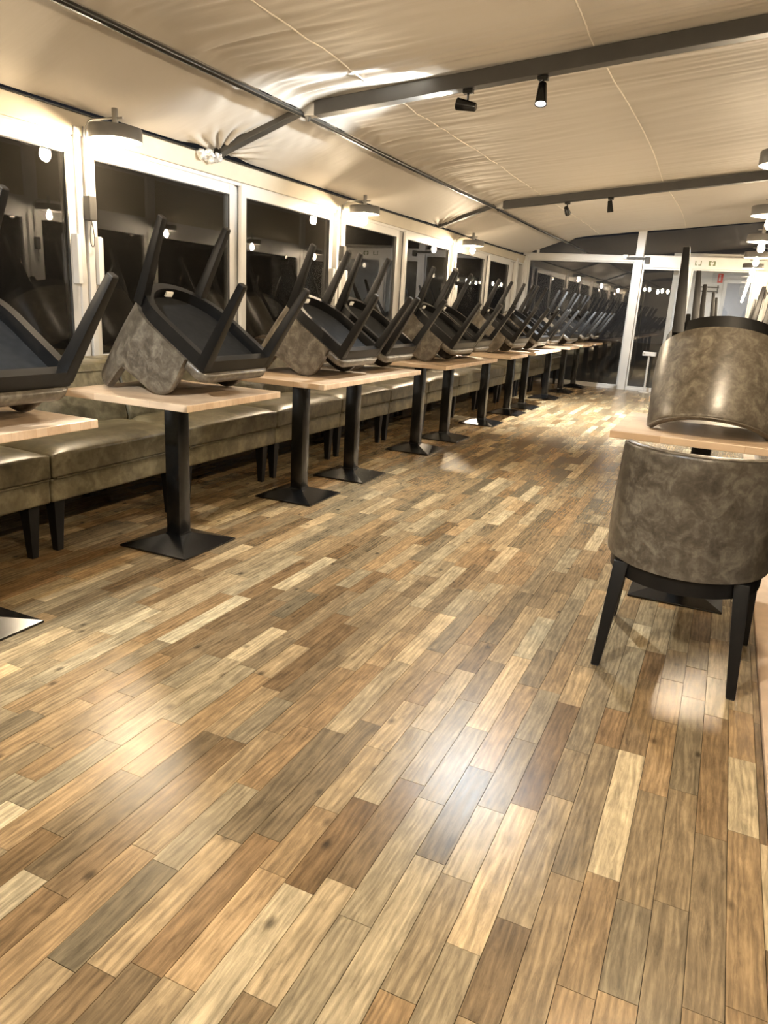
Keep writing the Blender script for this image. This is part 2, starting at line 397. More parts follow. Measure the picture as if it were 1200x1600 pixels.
# outer reveal strips between sash pairs and posts
for ya, yb in ((4.80, 4.90), (7.82, 7.99), (11.02, 11.17), (1.70, 1.79), (-1.41, -1.30), (12.30, 12.66), (6.28, 6.36), (6.46, 6.52), (9.44, 9.52), (9.62, 9.70), (3.29, 3.30), (0.10, 0.15), (0.25, 0.31)):
    MB().box((XL - 0.04, ya, 0.76), (XL - 0.004, yb, 1.99)).build('mullion', 'frame_white', wall_left, bevel=0.003)

# ------------------------------------------------------------------ end wall
we = MB()
we.box((XL, YE - 0.03, 2.065), (-1.63, YE + 0.05, 2.155)); we.box((-1.50, YE - 0.05, 1.985), (XR, YE + 0.05, 2.165))
we.box((XL, YE - 0.03, -0.012), (-1.63, YE + 0.05, 0.045)); we.box((-1.50, YE - 0.03, -0.012), (XR, YE + 0.05, 0.035))
wall_end = struct(we.build('wall_end', 'frame_white', bevel=0.004))
trim(MB().box((-1.63, YE - 0.06, -0.012), (-1.505, YE + 0.05, 2.60)), label='tall white post in the middle of the end wall')
trim(MB().box((XL, YE - 0.06, 0.0), (XL + 0.10, YE + 0.05, 2.12)), label='white corner post at the far left')
trim(MB().box((-3.27, YE - 0.02, 2.155), (-3.23, YE + 0.03, 2.22)), label='short white transom mullion')
trim(MB().box((-0.86, YE - 0.04, 0.0), (-0.74, YE + 0.05, 2.0)), label='white door stile in the end wall')
trim(MB().box((0.17, YE - 0.05, 0.0), (XR, YE + 0.05, 2.0)), label='white jamb at the far right corner')
def end_window(x0, x1, poly=None, z0=0.045, z1=2.065):
    f = MB(); s = 0.022
    if poly is None:
        f.box((x0, YE - 0.01, z0), (x0 + s, YE + 0.03, z1)); f.box((x1 - s, YE - 0.01, z0), (x1, YE + 0.03, z1)); f.box((x0 + s, YE - 0.01, z1 - s), (x1 - s, YE + 0.03, z1)); f.box((x0 + s, YE - 0.01, z0), (x1 - s, YE + 0.03, z0 + s))
        p = MB().box((x0 + 0.01, YE + 0.006, z0 + 0.01), (x1 - 0.01, YE + 0.014, z1 - 0.01))
    else:
        f.box((x0, YE - 0.01, z0 - 0.004), (x1, YE + 0.03, z0 + 0.012))
        n = len(poly); p = MB().loft([[(a, YE + 0.006, b) for a, b in poly], [(a, YE + 0.014, b) for a, b in poly]])
    return window(f, p)
end_window(XL + 0.10, -1.63)
end_window(-0.74, 0.17, z0=0.035, z1=1.985)
end_window(XL + 0.1, -1.63, poly=[(XL + 0.02, 2.15), (-1.62, 2.15), (-1.62, zroof(-1.62) + 0.02), (XP, zroof(XP) + 0.02), (XL + 0.02, zroof(XL) + 0.03)], z0=2.155)
end_window(-1.505, XR, poly=[(-1.51, 2.16), (XR, 2.16), (XR, zroof(XR) + 0.02), (-1.51, zroof(-1.51) + 0.02)], z0=2.165)
door = empty('door_1'); struct(door)
df = MB(); df.box((-1.50, YE - 0.015, 0.035), (-1.475, YE + 0.03, 1.985)); df.box((-0.89, YE - 0.015, 0.035), (-0.862, YE + 0.03, 1.985)); df.box((-1.475, YE - 0.015, 0.035), (-0.89, YE + 0.03, 0.065)); df.box((-1.475, YE - 0.015, 1.955), (-0.89, YE + 0.03, 1.985))
df.build('door_frame', 'frame_white', door, bevel=0.003)
MB().box((-1.485, YE + 0.006, 0.05), (-0.875, YE + 0.014, 1.97)).build('pane', 'pane_glass', door)
clo = empty('door_closer', (-1.5, YE - 0.09, 2.11))
MB().box((-0.26, -0.03, -0.012), (0.05, 0.04, 0.022)).build('closer_arm', 'driver_box', clo, bevel=0.004)
MB().box((0.03, -0.03, -0.07), (0.10, 0.04, 0.03)).build('closer_body', 'driver_box', clo, bevel=0.006)
MB().box((-0.32, -0.02, -0.01), (-0.24, 0.04, 0.06)).build('closer_bracket', 'frame_white', clo, bevel=0.006)
tag(clo, 'dark door closer on the header beside the middle post of the end wall', 'door closer')
# two small stickers on the header of the end wall
def sticker(cx, marks, label):
    o = empty('header_sticker', (cx, YE - 0.052, 2.075)); tag(o, label, 'sticker', 'stickers on the end wall header')
    MB().box((-0.07, -0.001, -0.05), (0.07, 0.001, 0.05)).build('backing', 'frame_white', o)
    m = MB()
    for a, b in marks: m.box((a[0], -0.003, a[1]), (b[0], -0.001, b[1]))
    m.build('print', 'sign_dark', o)
sticker(-0.66, [((-0.05, -0.035), (-0.035, 0.035)), ((-0.05, -0.035), (-0.02, -0.022)), ((0.03, -0.035), (0.045, 0.035)), ((0.0, -0.035), (0.045, -0.022)), ((-0.05, 0.025), (-0.04, 0.035))], 'pale header sticker with two dark bracket marks, the left one of two')
sticker(-0.46, [((-0.05, -0.035), (-0.028, 0.035)), ((0.028, -0.035), (0.05, 0.035)), ((-0.028, 0.02), (-0.01, 0.035)), ((0.01, 0.02), (0.028, 0.035)), ((-0.028, -0.035), (-0.012, -0.015)), ((0.012, -0.035), (0.028, -0.015)), ((-0.008, 0.008), (0.008, 0.024))], 'dark square emblem sticker on the header, the right one of two')

# room seen through the right pane of the end wall
rm_y = 16.6
wb_ = MB(); wb_.box((-1.05, rm_y, -0.012), (1.6, rm_y + 0.08, 2.2)); wb_.box((-1.05, YE + 0.5, -0.012), (-0.97, rm_y, 2.2)); wb_.box((1.52, YE + 0.2, -0.012), (1.6, rm_y, 2.2))
wall_far = struct(wb_.build('wall_far', 'plaster'), 'white walls of the lit room behind the end glass')
MB().box((-1.05, YE + 0.10, -0.10), (1.6, rm_y, -0.012)).build('far_floor', 'grey_floor', wall_far)
MB().box((-1.05, YE + 0.10, 2.15), (1.6, rm_y + 0.08, 2.23)).build('far_ceiling', 'plaster', wall_far)
d2 = struct(MB().box((-0.24, rm_y - 0.03, -0.012), (0.34, rm_y - 0.001, 1.94)).build('door_2', 'door_grey', bevel=0.004), 'grey door in the lit room behind the end glass')
dfr = MB(); dfr.box((-0.31, rm_y - 0.04, -0.012), (-0.24, rm_y - 0.002, 2.01)); dfr.box((0.34, rm_y - 0.04, -0.012), (0.41, rm_y - 0.002, 2.01)); dfr.box((-0.24, rm_y - 0.04, 1.94), (0.34, rm_y - 0.002, 2.01)); dfr.build('door_frame', 'frame_white', d2, bevel=0.003)
sg = empty('exit_sign', (-0.43, rm_y - 0.02, 2.03)); tag(sg, 'small red and white exit sign on the far room wall', 'sign')
MB().box((-0.10, -0.004, -0.09), (0.10, 0.018, 0.09)).build('sign_plate', 'frame_white', sg, bevel=0.003)
MB().box((0.0, -0.006, -0.085), (0.095, -0.004, 0.085)).build('sign_field', 'sign_red', sg)
MB().box((0.025, -0.008, -0.05), (0.055, -0.006, 0.03)).box((0.025, -0.008, 0.04), (0.055, -0.006, 0.06)).build('sign_figure', 'frame_white', sg)
sh = empty('wall_rack', (-0.60, rm_y - 0.04, 1.80)); tag(sh, 'dark two-bar coat rack on the far room wall', 'rack')
MB().box((-0.22, -0.01, 0.04), (0.22, 0.01, 0.065)).build('bar', 'driver_box', sh); MB().box((-0.22, -0.01, -0.04), (0.22, 0.01, -0.015)).build('bar', 'driver_box', sh)
for sx in (-0.2, 0.2): MB().box((sx - 0.012, 0.0, -0.06), (sx + 0.012, 0.038, 0.09)).build('bracket', 'driver_box', sh)
cl = empty('ceiling_panel_light', (0.0, 14.9, 2.135)); tag(cl, 'square white ceiling light in the room behind the end glass', 'ceiling light')
MB().box((-0.32, -0.32, 0.0), (0.32, 0.32, 0.014)).build('housing', 'frame_white', cl, bevel=0.002); MB().box((-0.28, -0.28, -0.006), (0.28, 0.28, 0.0)).build('diffuser', 'panel_glow', cl)

# ------------------------------------------------------------------ right wall (mostly outside the frame, seen in the glass)
RPOST = [-3.4, -1.45, 0.5, 2.45, 4.4, 6.35, 8.3, 10.25, 12.2]
wr = MB(); wr.box((XR - 0.02, YB, -0.012), (XR + 0.06, YE, 0.10)); wr.box((XR - 0.03, YB, 1.93), (XR + 0.06, YE, 2.10)); wr.box((XR - 0.02, YB, 2.60), (XR + 0.06, YE, 2.74))
wall_right = struct(wr.build('wall_right', 'frame_white', bevel=0.004))
for py in RPOST: trim(MB().box((XR - 0.04, py - 0.075, 0.0), (XR + 0.06, py + 0.075, 2.68)), label='white post of the right window wall')
edges = [YB] + RPOST + [YE - 0.02]
for a, b in zip(edges[:-1], edges[1:]):
    y0, y1 = a + 0.08, b - 0.08
    for z0, z1 in ((0.10, 1.93), (2.10, 2.60)):
        f = MB(); s = 0.05
        f.box((XR - 0.01, y0, z0), (XR + 0.04, y0 + s, z1)); f.box((XR - 0.01, y1 - s, z0), (XR + 0.04, y1, z1)); f.box((XR - 0.01, y0 + s, z1 - s), (XR + 0.04, y1 - s, z1)); f.box((XR - 0.01, y0 + s, z0), (XR + 0.04, y1 - s, z0 + s))
        if z0 < 1: f.box((XR - 0.01, y0 + s, 0.86), (XR + 0.04, y1 - s, 0.93))
        if z0 > 1:
            MB().box((XR + 0.0, y0, z0), (XR + 0.02, y1, z1)).build('panel', 'valance', wall_right); continue
        window(f, MB().box((XR + 0.012, y0 + 0.02, z0 + 0.02), (XR + 0.02, y1 - 0.02, z1 - 0.02)))
struct(MB().box((XL - 0.05, YB - 0.08, -0.012), (XR + 0.06, YB, 2.75)).build('wall_back', 'plaster'))

# ------------------------------------------------------------------ ceiling: cloth panels, beams, purlin, seams
ceil = MB().add([(XL - 0.05, YB, 2.21), (XP, YB, 2.50), (XR + 0.06, YB, 2.83), (XR + 0.06, YE + 0.05, 2.83), (XP, YE + 0.05, 2.50), (XL - 0.05, YE + 0.05, 2.21),
                 (XL - 0.05, YB, 2.25), (XP, YB, 2.54), (XR + 0.06, YB, 2.87), (XR + 0.06, YE + 0.05, 2.87), (XP, YE + 0.05, 2.54), (XL - 0.05, YE + 0.05, 2.25)],
                [(0, 1, 4, 5), (1, 2, 3, 4), (6, 11, 10, 7), (7, 10, 9, 8), (0, 6, 7, 1), (1, 7, 8, 2), (5, 4, 10, 11), (4, 3, 9, 10), (0, 5, 11, 6), (2, 8, 9, 3)]).build('ceiling', 'beam')
struct(ceil)
def sag(y):
    for a, b in zip(RAFT[:-1], RAFT[1:]):
        if a <= y <= b: return 4 * (y - a) * (b - y) / (b - a) ** 2
    return 0
def nz(a, b, c=0.0): return noise.noise(Vector((a, b, c)))
def ridge(a, b, c=0.0): return 1 - abs(nz(a, b, c)) * 2.2
def z_main(x, y, ya, yb):
    u = (x - XP); d = min(y - ya, yb - y)
    z = zroof(x) - 0.012 + 0.040 * (1 - math.exp(-u / 0.16)) - 0.012 * sag(y) * max(0, 1 - u / 1.5)
    near = math.exp(-d / 0.42); pur = math.exp(-u / 0.55)
    z += near * (0.016 + 0.020 * math.exp(-u / 1.0)) * min(1, u / 0.1) * ridge(x * 0.55 + 3, (y * 13), 1.3)
    z += pur * min(1, u / 0.08) * 0.026 * ridge(x * 0.9 + y * 0.6, y * 9 - x * 1.2, 5.7)
    z += 0.0035 * ridge(x * 0.7, y * 5.5 + x * 0.9, 9.1) + 0.006 * nz(x * 0.5, y * 0.4, 2.2)
    return z
def z_left(x, y, ya, yb):
    u = XP - x; d = min(y - ya, yb - y); yr = ya if y - ya < yb - y else yb
    z = zroof(x) - 0.010 + 0.030 * min(1, u / 0.10) - 0.010 * sag(y) * min(1, u / 0.3) - 0.018 * 4 * (u / 0.72) * (1 - u / 0.72) * sag(y)
    dx, dy = x + 3.46, abs(y - yr); r = math.hypot(dx, dy) + 1e-3; th = math.atan2(dx, dy)
    z += 0.016 * math.exp(-((r - 0.13) / 0.20) ** 2) * (math.sin(th * 19 + 3 * nz(r * 3, yr)) + 0.4 * math.sin(th * 37 + 1))
    z += 0.020 * math.exp(-u / 0.18) * math.exp(-((d - 0.35) / 0.33) ** 2) * (nz(y * 9.5 - u * 7, u * 2.0, 3.3) * 2.2)
    z += 0.005 * math.exp(-d / 0.20) * ridge(x * 1.5, d * 16, 7.7) + 0.004 * nz(x * 1.3, y * 0.9, 4.4)
    return z
def cloth(x0, x1, y0, y1, nx, ny, fz, ya, yb, name='cloth_panel'):
    V = []; Fq = []
    for j in range(ny + 1):
        y = y0 + (y1 - y0) * j / ny
        for i in range(nx + 1):
            xx = x0 + (x1 - x0) * i / nx
            V.append((xx, y, fz(xx, y, ya, yb)))
    for j in range(ny):
        for i in range(nx):
            a = j * (nx + 1) + i
            Fq.append((a, a + 1, a + nx + 2, a + nx + 1))
    n0 = len(V); V2 = V + [(p[0], p[1], p[2] + 0.004) for p in V]
    F2 = Fq + [tuple(reversed([q + n0 for q in f])) for f in Fq]
    me = bpy.data.meshes.new(name); me.from_pydata(V2, [], F2); me.polygons.foreach_set('use_smooth', [True] * len(me.polygons)); me.materials.append(MAT['tent_cloth'])
    o = bpy.data.objects.new(name, me); col.objects.link(o); o.parent = ceil
    return o
BH = 0.042   # half width of a beam
for bi, (ya, yb) in enumerate(zip(RAFT[:-1], RAFT[1:])):
    fine = bi in (1, 2)
    cloth(XP, XR - 0.02, ya, yb, 70 if fine else 30, 300 if fine else 120, z_main, ya, yb)
    cloth(XL + 0.04, XP - 0.005, ya + BH, yb - BH, 60 if fine else 20, 260 if fine else 80, z_left, ya, yb)
    for sx in (-2.22, -0.93):
        pts = [(sx + 0.05 * math.sin(k / 24 * PI), ya + BH + (yb - ya - 2 * BH) * k / 24, 0) for k in range(25)]
        pts = [(p[0], p[1], z_main(p[0], p[1], ya, yb) - 0.002) for p in pts]
        MB().tube(pts, 0.004, 6).build('seam', 'seam', ceil, smooth=50)
    # purlin pipe sagging gently between the beams, plus the dark strap beside it and the stitched cloth band
    pts = [(XP, ya + (yb - ya) * k / 16, zroof(XP) - 0.034 - 0.012 * 4 * (k / 16) * (1 - k / 16)) for k in range(17)]
    MB().tube(pts, 0.017, 10).build('purlin', 'pipe', ceil, smooth=50)
    MB().tube([(p[0] - 0.018, p[1], p[2] - 0.006) for p in pts], 0.0065, 8).build('purlin_rod', 'pipe_light', ceil, smooth=50)
    eav = [(XL + 0.052, ya + (yb - ya) * k / 12, 2.108 - 0.006 * math.sin(k / 12 * PI)) for k in range(13)]
    MB().tube(eav, 0.006, 6).build('eave_cable', 'pipe', ceil, smooth=50)
for k, yr in enumerate(RAFT[1:]):
    last = k == 3
    yy = yr - 0.05 if last else yr
    if last:
        continue
    a0 = zroof(XP); a1 = zroof(XR)
    prof = lambda xx, zc, w, h0, h1: [(xx, yy - w, zc - h0), (xx, yy + w, zc - h0), (xx, yy + w, zc + h1), (xx, yy - w, zc + h1)]
    MB().loft([prof(XP + 0.09, zroof(XP + 0.09), BH, 0.055, 0.03), prof(XR - 0.03, zroof(XR - 0.03), BH, 0.055, 0.03)]).build('roof_beam', 'beam', ceil, bevel=0.004)
    MB().loft([prof(XP - 0.01, zroof(XP) + 0.01, BH * 0.9, 0.030, 0.05), prof(XL + 0.05, 2.12 + 0.01, BH * 0.9, 0.030, 0.05)]).build('roof_beam', 'beam', ceil, bevel=0.004)
    jb = MB().box((XP - 0.005, yy - 0.040, zroof(XP) - 0.045), (XP + 0.095, yy + 0.040, zroof(XP) + 0.03)); jb.build('beam_joint', 'pipe_light', ceil, bevel=0.006)
    MB().taper((XP + 0.03, yy - 0.01, zroof(XP) - 0.075), 0.006, 0.006, (XP + 0.03, yy - 0.01, zroof(XP) - 0.03), 0.022, 0.022).build('joint_pin', 'pipe', ceil, bevel=0.002)
# crumpled film around the eave bracket at the near beam
fo = empty('bracket_wrap', (XL + 0.09, 4.46, 2.085)); tag(fo, 'crumpled clear film wrapped around the eave bracket under the near beam', 'plastic wrap')
for k in range(5):
    bm = bmesh.new(); bmesh.ops.create_icosphere(bm, subdivisions=3, radius=0.032)
    for v in bm.verts:
        n_ = nz(v.co.x * 45 + k * 9, v.co.y * 45, v.co.z * 45); v.co *= 1 + 0.55 * n_
        v.co += Vector(((k % 2) * 0.03 - 0.02, (k - 2) * 0.042, 0.012 * math.sin(k * 2.1)))
    me = bpy.data.meshes.new('film'); bm.to_mesh(me); bm.free(); me.materials.append(MAT['foil'])
    o = bpy.data.objects.new('film', me); col.objects.link(o); o.parent = fo

# ------------------------------------------------------------------ track spots on the beams
def track_spot(pos, aim, label, power, cone=50, blend=0.5):
    root = empty('track_spotlight', pos); tag(root, label, 'spotlight', 'black spotlights on the roof beams')
    MB().box((-0.03, -0.018, -0.012), (0.03, 0.018, 0.012)).build('mount', 'black_metal', root, bevel=0.003)
    MB().tube([(0, 0, -0.005), (0, 0, -0.05)], 0.007, 8).build('stem', 'black_metal', root, smooth=40)
    d = (Vector(aim)).normalized(); q = d.to_track_quat('-Z', 'Y')
    h = MB().lathe([(0.020, 0.055), (0.024, 0.05), (0.034, -0.06), (0.034, -0.065), (0.029, -0.062), (0.027, -0.045)], cap=True).build('head', 'black_metal', root, smooth=40)
    h.location = (0, 0, -0.075); h.rotation_mode = 'QUATERNION'; h.rotation_quaternion = q
    l = MB().lathe([(0.027, -0.0462), (0.0272, -0.0455)], n=20).build('lens', 'spot_glow', h)
    L = bpy.data.lights.new('spot_lamp', 'SPOT'); L.energy = power; L.color = COOL; L.spot_size = math.radians(cone); L.spot_blend = blend; L.shadow_soft_size = 0.03
    lo = bpy.data.objects.new('spot_lamp', L); col.objects.link(lo); lo.parent = h; lo.location = (0, 0, -0.07)
    return root
zb = lambda xx: zroof(xx) - 0.055 - 0.012
track_spot((-1.64, 4.57, zb(-1.64)), (-1, -0.03, 0.20), 'spotlight on the near beam, turned sideways to wash the cloth ceiling', SPOT_W * 0.22, 75, 0.5)
track_spot((-1.20, 4.57, zb(-1.20)), (0.06, -0.25, -1), 'spotlight on the near beam, pointing straight down with its lens showing', SPOT_W * 0.42, 95, 0.8)
track_spot((-1.92, 8.94, zb(-1.92)), (0.05, 1.0, -0.42), 'spotlight on the far beam, tilted towards the end wall', SPOT_W * 0.7, 55, 0.6)
track_spot((-1.45, 8.94, zb(-1.45)), (0.15, 0.10, -1), 'spotlight on the far beam, hanging down on the aisle side', SPOT_W * 2.0, 105, 0.8)
track_spot((-1.64, 0.20, zb(-1.64)), (-0.45, 0.7, -0.75), 'spotlight on the beam over the camera, aimed along the bench', SPOT_W * 0.4, 70, 0.7)  # out of view, added to light the bench side
track_spot((-1.20, 0.20, zb(-1.20)), (0.1, 0.45, -1), 'spotlight on the beam over the camera, pointing down', SPOT_W * 0.4, 85, 0.8)  # second unseen spot, added for light from overhead

# ------------------------------------------------------------------ wall lamps
def arc(c, r, a0, a1, ax, n=8): return [(c[0] + ax * r * math.cos(a0 + (a1 - a0) * k / n), c[1], c[2] + r * math.sin(a0 + (a1 - a0) * k / n)) for k in range(n + 1)]
def wall_lamp(y, xw, ax, label, group):
    root = empty('wall_lamp', (xw, y, 1.98)); tag(root, label, 'wall lamp', group)
    D = 0.235
    # arm: up the post, bend, out over the room (local frame, wall at x=0)
    pts = [(ax * 0.018, 0, -0.33), (ax * 0.018, 0, 0.0)] + arc((ax * 0.078, 0, 0.03), 0.06, PI, PI / 2, ax) + [(ax * (D + 0.055), 0, 0.09)]
    MB().tube(pts, 0.0055, 8).build('arm', 'steel', root, smooth=50)
    MB().lathe([(0.0165, 0.035), (0.0165, 0.135), (0.0150, 0.138)], (ax * D, 0, 0), 18).build('stem', 'steel', root, smooth=40)
    MB().lathe([(0.016, 0.045), (0.136, 0.044), (0.139, 0.040), (0.139, -0.022), (0.135, -0.022), (0.134, 0.034), (0.016, 0.037)], (ax * D, 0, 0), 40, cap=False).build('shade', 'shade_grey', root, smooth=40)
    MB().lathe([(0.018, 0.037), (0.018, 0.008), (0.0135, 0.004)], (ax * D, 0, 0), 16).build('socket', 'steel', root, smooth=40)
    b = MB().lathe([(0.012, 0.004), (0.013, -0.018), (0.024, -0.045), (0.031, -0.072), (0.029, -0.092), (0.018, -0.110), (0.004, -0.116)], (ax * D, 0, 0), 14)
    b.build('bulb', 'bulb_glow', root, smooth=60)
    MB().box((min(0, ax * 0.05) , -0.026, -0.43), (max(0, ax * 0.05), 0.026, -0.30)).build('driver_box', 'driver_box', root, bevel=0.006)
    MB().tube([(ax * 0.012, -0.012, 0.055), (ax * 0.010, -0.012, -0.31)], 0.0035, 6).build('cable', 'cable_grey', root, smooth=50)
    lp = [(ax * 0.02, 0.012 + 0.016 * math.sin(t * 2 * PI), -0.43 - 0.14 * math.sin(t * PI)) for t in [k / 16 for k in range(17)]]
    MB().tube(lp, 0.003, 6).build('cable', 'cable_grey', root, smooth=50)
    return root
WL = XL + 0.056
for k, y in enumerate((0.20, 3.36, 6.42, 9.58)):  # first lamp is out of view, added for the light it gives
    lab = ['wall lamp with drum shade on the left post nearest the camera side', 'large drum-shaded wall lamp above the nearest window handles at the left', 'drum-shaded wall lamp on the middle left post above the second bench tables', 'small far drum-shaded wall lamp on the left post before the end corner'][k]
    wall_lamp(y, WL, 1, lab, 'drum wall lamps on the left posts')
for k, y in enumerate((-1.45, 0.5, 2.45, 4.4, 6.35, 8.3, 10.25, 12.2)):  # nearest three are out of view, added as extra light sources continuing the row
    wall_lamp(y, XR - 0.045, -1, 'warm drum-shaded lamp on the right window wall, %s along from the camera end' % ORD[k], 'drum wall lamps on the right posts')

# ------------------------------------------------------------------ upholstered benches
def make_bench(L):
    root = empty('upholstered_bench')
    xf, xb = 0.0, -0.79                                   # front towards +x
    MB().box((xb + 0.02, 0.003, 0.250), (xf - 0.012, L - 0.003, 0.362)).build('base', 'bench_leather', root, smooth=40, bevel=0.014, segs=3)
    # cushion with a soft crowned top
    nx, ny = 10, 18; V = []; rings = []
    c = MB(); top = []
    for j in range(ny + 1):
        for i in range(nx + 1):
            u, v = i / nx, j / ny
            e = (1 - (2 * u - 1) ** 8) * (1 - (2 * v - 1) ** 12)
            top.append((xf - 0.47 * (1 - u), 0.004 + (L - 0.008) * v, 0.470 + 0.026 * e + 0.004 * nz(u * 3, v * 5 + L, 3)))
    bot = [(p[0], p[1], 0.364) for p in top]; n0 = len(top); idx = lambda i, j: j * (nx + 1) + i
    fs = []
    for j in range(ny):
        for i in range(nx):
            fs.append((idx(i, j), idx(i + 1, j), idx(i + 1, j + 1), idx(i, j + 1))); fs.append(tuple(q + n0 for q in (idx(i, j), idx(i, j + 1), idx(i + 1, j + 1), idx(i + 1, j))))
    rim = [idx(i, 0) for i in range(nx)] + [idx(nx, j) for j in range(ny)] + [idx(i, ny) for i in range(nx, 0, -1)] + [idx(0, j) for j in range(ny, 0, -1)]
    for a, b in zip(rim, rim[1:] + rim[:1]): fs.append((a, a + n0, b + n0, b))
    cu = c.add(top + bot, fs).build('seat_cushion', 'bench_leather', root, smooth=80, bevel=0.012, segs=3)
    MB().tube([(xf + 0.002, 0.02, 0.363), (xf + 0.002, L - 0.02, 0.363)], 0.004, 6).build('piping', 'bench_leather', cu, smooth=50)
    def brow(yy): return [(-0.415, yy, 0.46), (-0.405, yy, 0.50), (-0.47, yy, 0.745), (-0.50, yy, 0.785), (-0.56, yy, 0.80), (-0.775, yy, 0.80), (-0.79, yy, 0.78), (-0.79, yy, 0.40), (-0.47, yy, 0.40)]
    ins = lambda r, k: [(p[0] + (-0.62 - p[0]) * k, p[1], p[2] + (0.60 - p[2]) * k) for p in r]
    bk = MB().loft([ins(brow(0.004), 0.05), brow(0.016), brow(L - 0.016), ins(brow(L - 0.004), 0.05)]).build('backrest', 'bench_leather', root, smooth=50, bevel=0.01)
    MB().tube([(-0.474, 0.02, 0.752), (-0.474, L - 0.02, 0.752)], 0.004, 6).build('piping', 'bench_leather', bk, smooth=50)
    for lx in (-0.075, -0.70):
        for ly in (0.07, L - 0.07):
            MB().taper((lx, ly, -0.0), 0.017, 0.017, (lx, ly, 0.252), 0.030, 0.030).build('leg', 'black_wood', root, bevel=0.003)
    return root
bench0 = make_bench(0.91)
NB = 15
for k in range(NB):
    b = bench0 if k == 0 else copy_tree(bench0)
    b.location = (-2.62, 2.28 - 0.91 * 3 + 0.91 * k, 0)
    lab = 'olive leather bench section under the left windows, %s from the camera end' % ORD[k]
    tag(b, lab, 'bench', 'olive leather bench sections along the left windows')

# ------------------------------------------------------------------ pedestal tables
def make_table():
    root = empty('pedestal_table')
    MB().box((-0.35, -0.35, 0.720), (0.35, 0.35, 0.750)).build('tabletop', 'table_wood', root, bevel=0.003)
    MB().box((-0.16, -0.16, 0.708), (0.16, 0.16, 0.7195)).build('mounting_plate', 'black_metal', root)
    MB().box((-0.040, -0.040, 0.045), (0.040, 0.040, 0.708)).build('column', 'black_metal', root, smooth=30, bevel=0.004)
    sq = lambda r, z: [(-r, -r, z), (r, -r, z), (r, r, z), (-r, r, z)]
    MB().loft([sq(0.193, 0.0005), sq(0.195, 0.004), sq(0.195, 0.010), sq(0.185, 0.013), sq(0.044, 0.052), sq(0.042, 0.060)]).build('base', 'black_metal', root)
    return root
tab0 = make_table()
TY = [1.56, 2.735, 3.87, 4.575, 5.79, 6.495, 7.66, 8.67, 9.375, 10.67, 11.75, 12.80]
TLAB = ['light wood pedestal table cut off by the left picture edge', 'light wood pedestal table standing alone with its whole black base in view', 'near table of the first pair pushed together beside the bench', 'far table of the first pair pushed together beside the bench',
        'near table of the second pair pushed together beside the bench', 'far table of the second pair pushed together beside the bench', 'single light wood table just past the second pair, seventh in the bench row', 'near table of the third pair in the bench row, eighth from the camera',
        'far table of the third pair in the bench row, ninth from the camera', 'tenth light wood table in the bench row from the camera', 'last but one light wood table before the end glass', 'light wood table at the far end against the end glass']
TX = -2.305
for k, y in enumerate(TY):
    t = tab0 if k == 0 else copy_tree(tab0)
    t.location = (TX, y, 0); tag(t, TLAB[k], 'table', 'pedestal tables along the bench')
RT = [3.455, 5.05, 6.85, 8.65, 10.45]
for k, y in enumerate(RT):
    t = copy_tree(tab0); t.location = (-0.036, y, 0)
    tag(t, ['light wood table behind the upright chair at the right edge', 'second light wood table along the right window wall', 'third light wood table along the right window wall', 'fourth light wood table along the right window wall', 'fifth light wood table along the right window wall'][k], 'table', 'pedestal tables along the right windows')

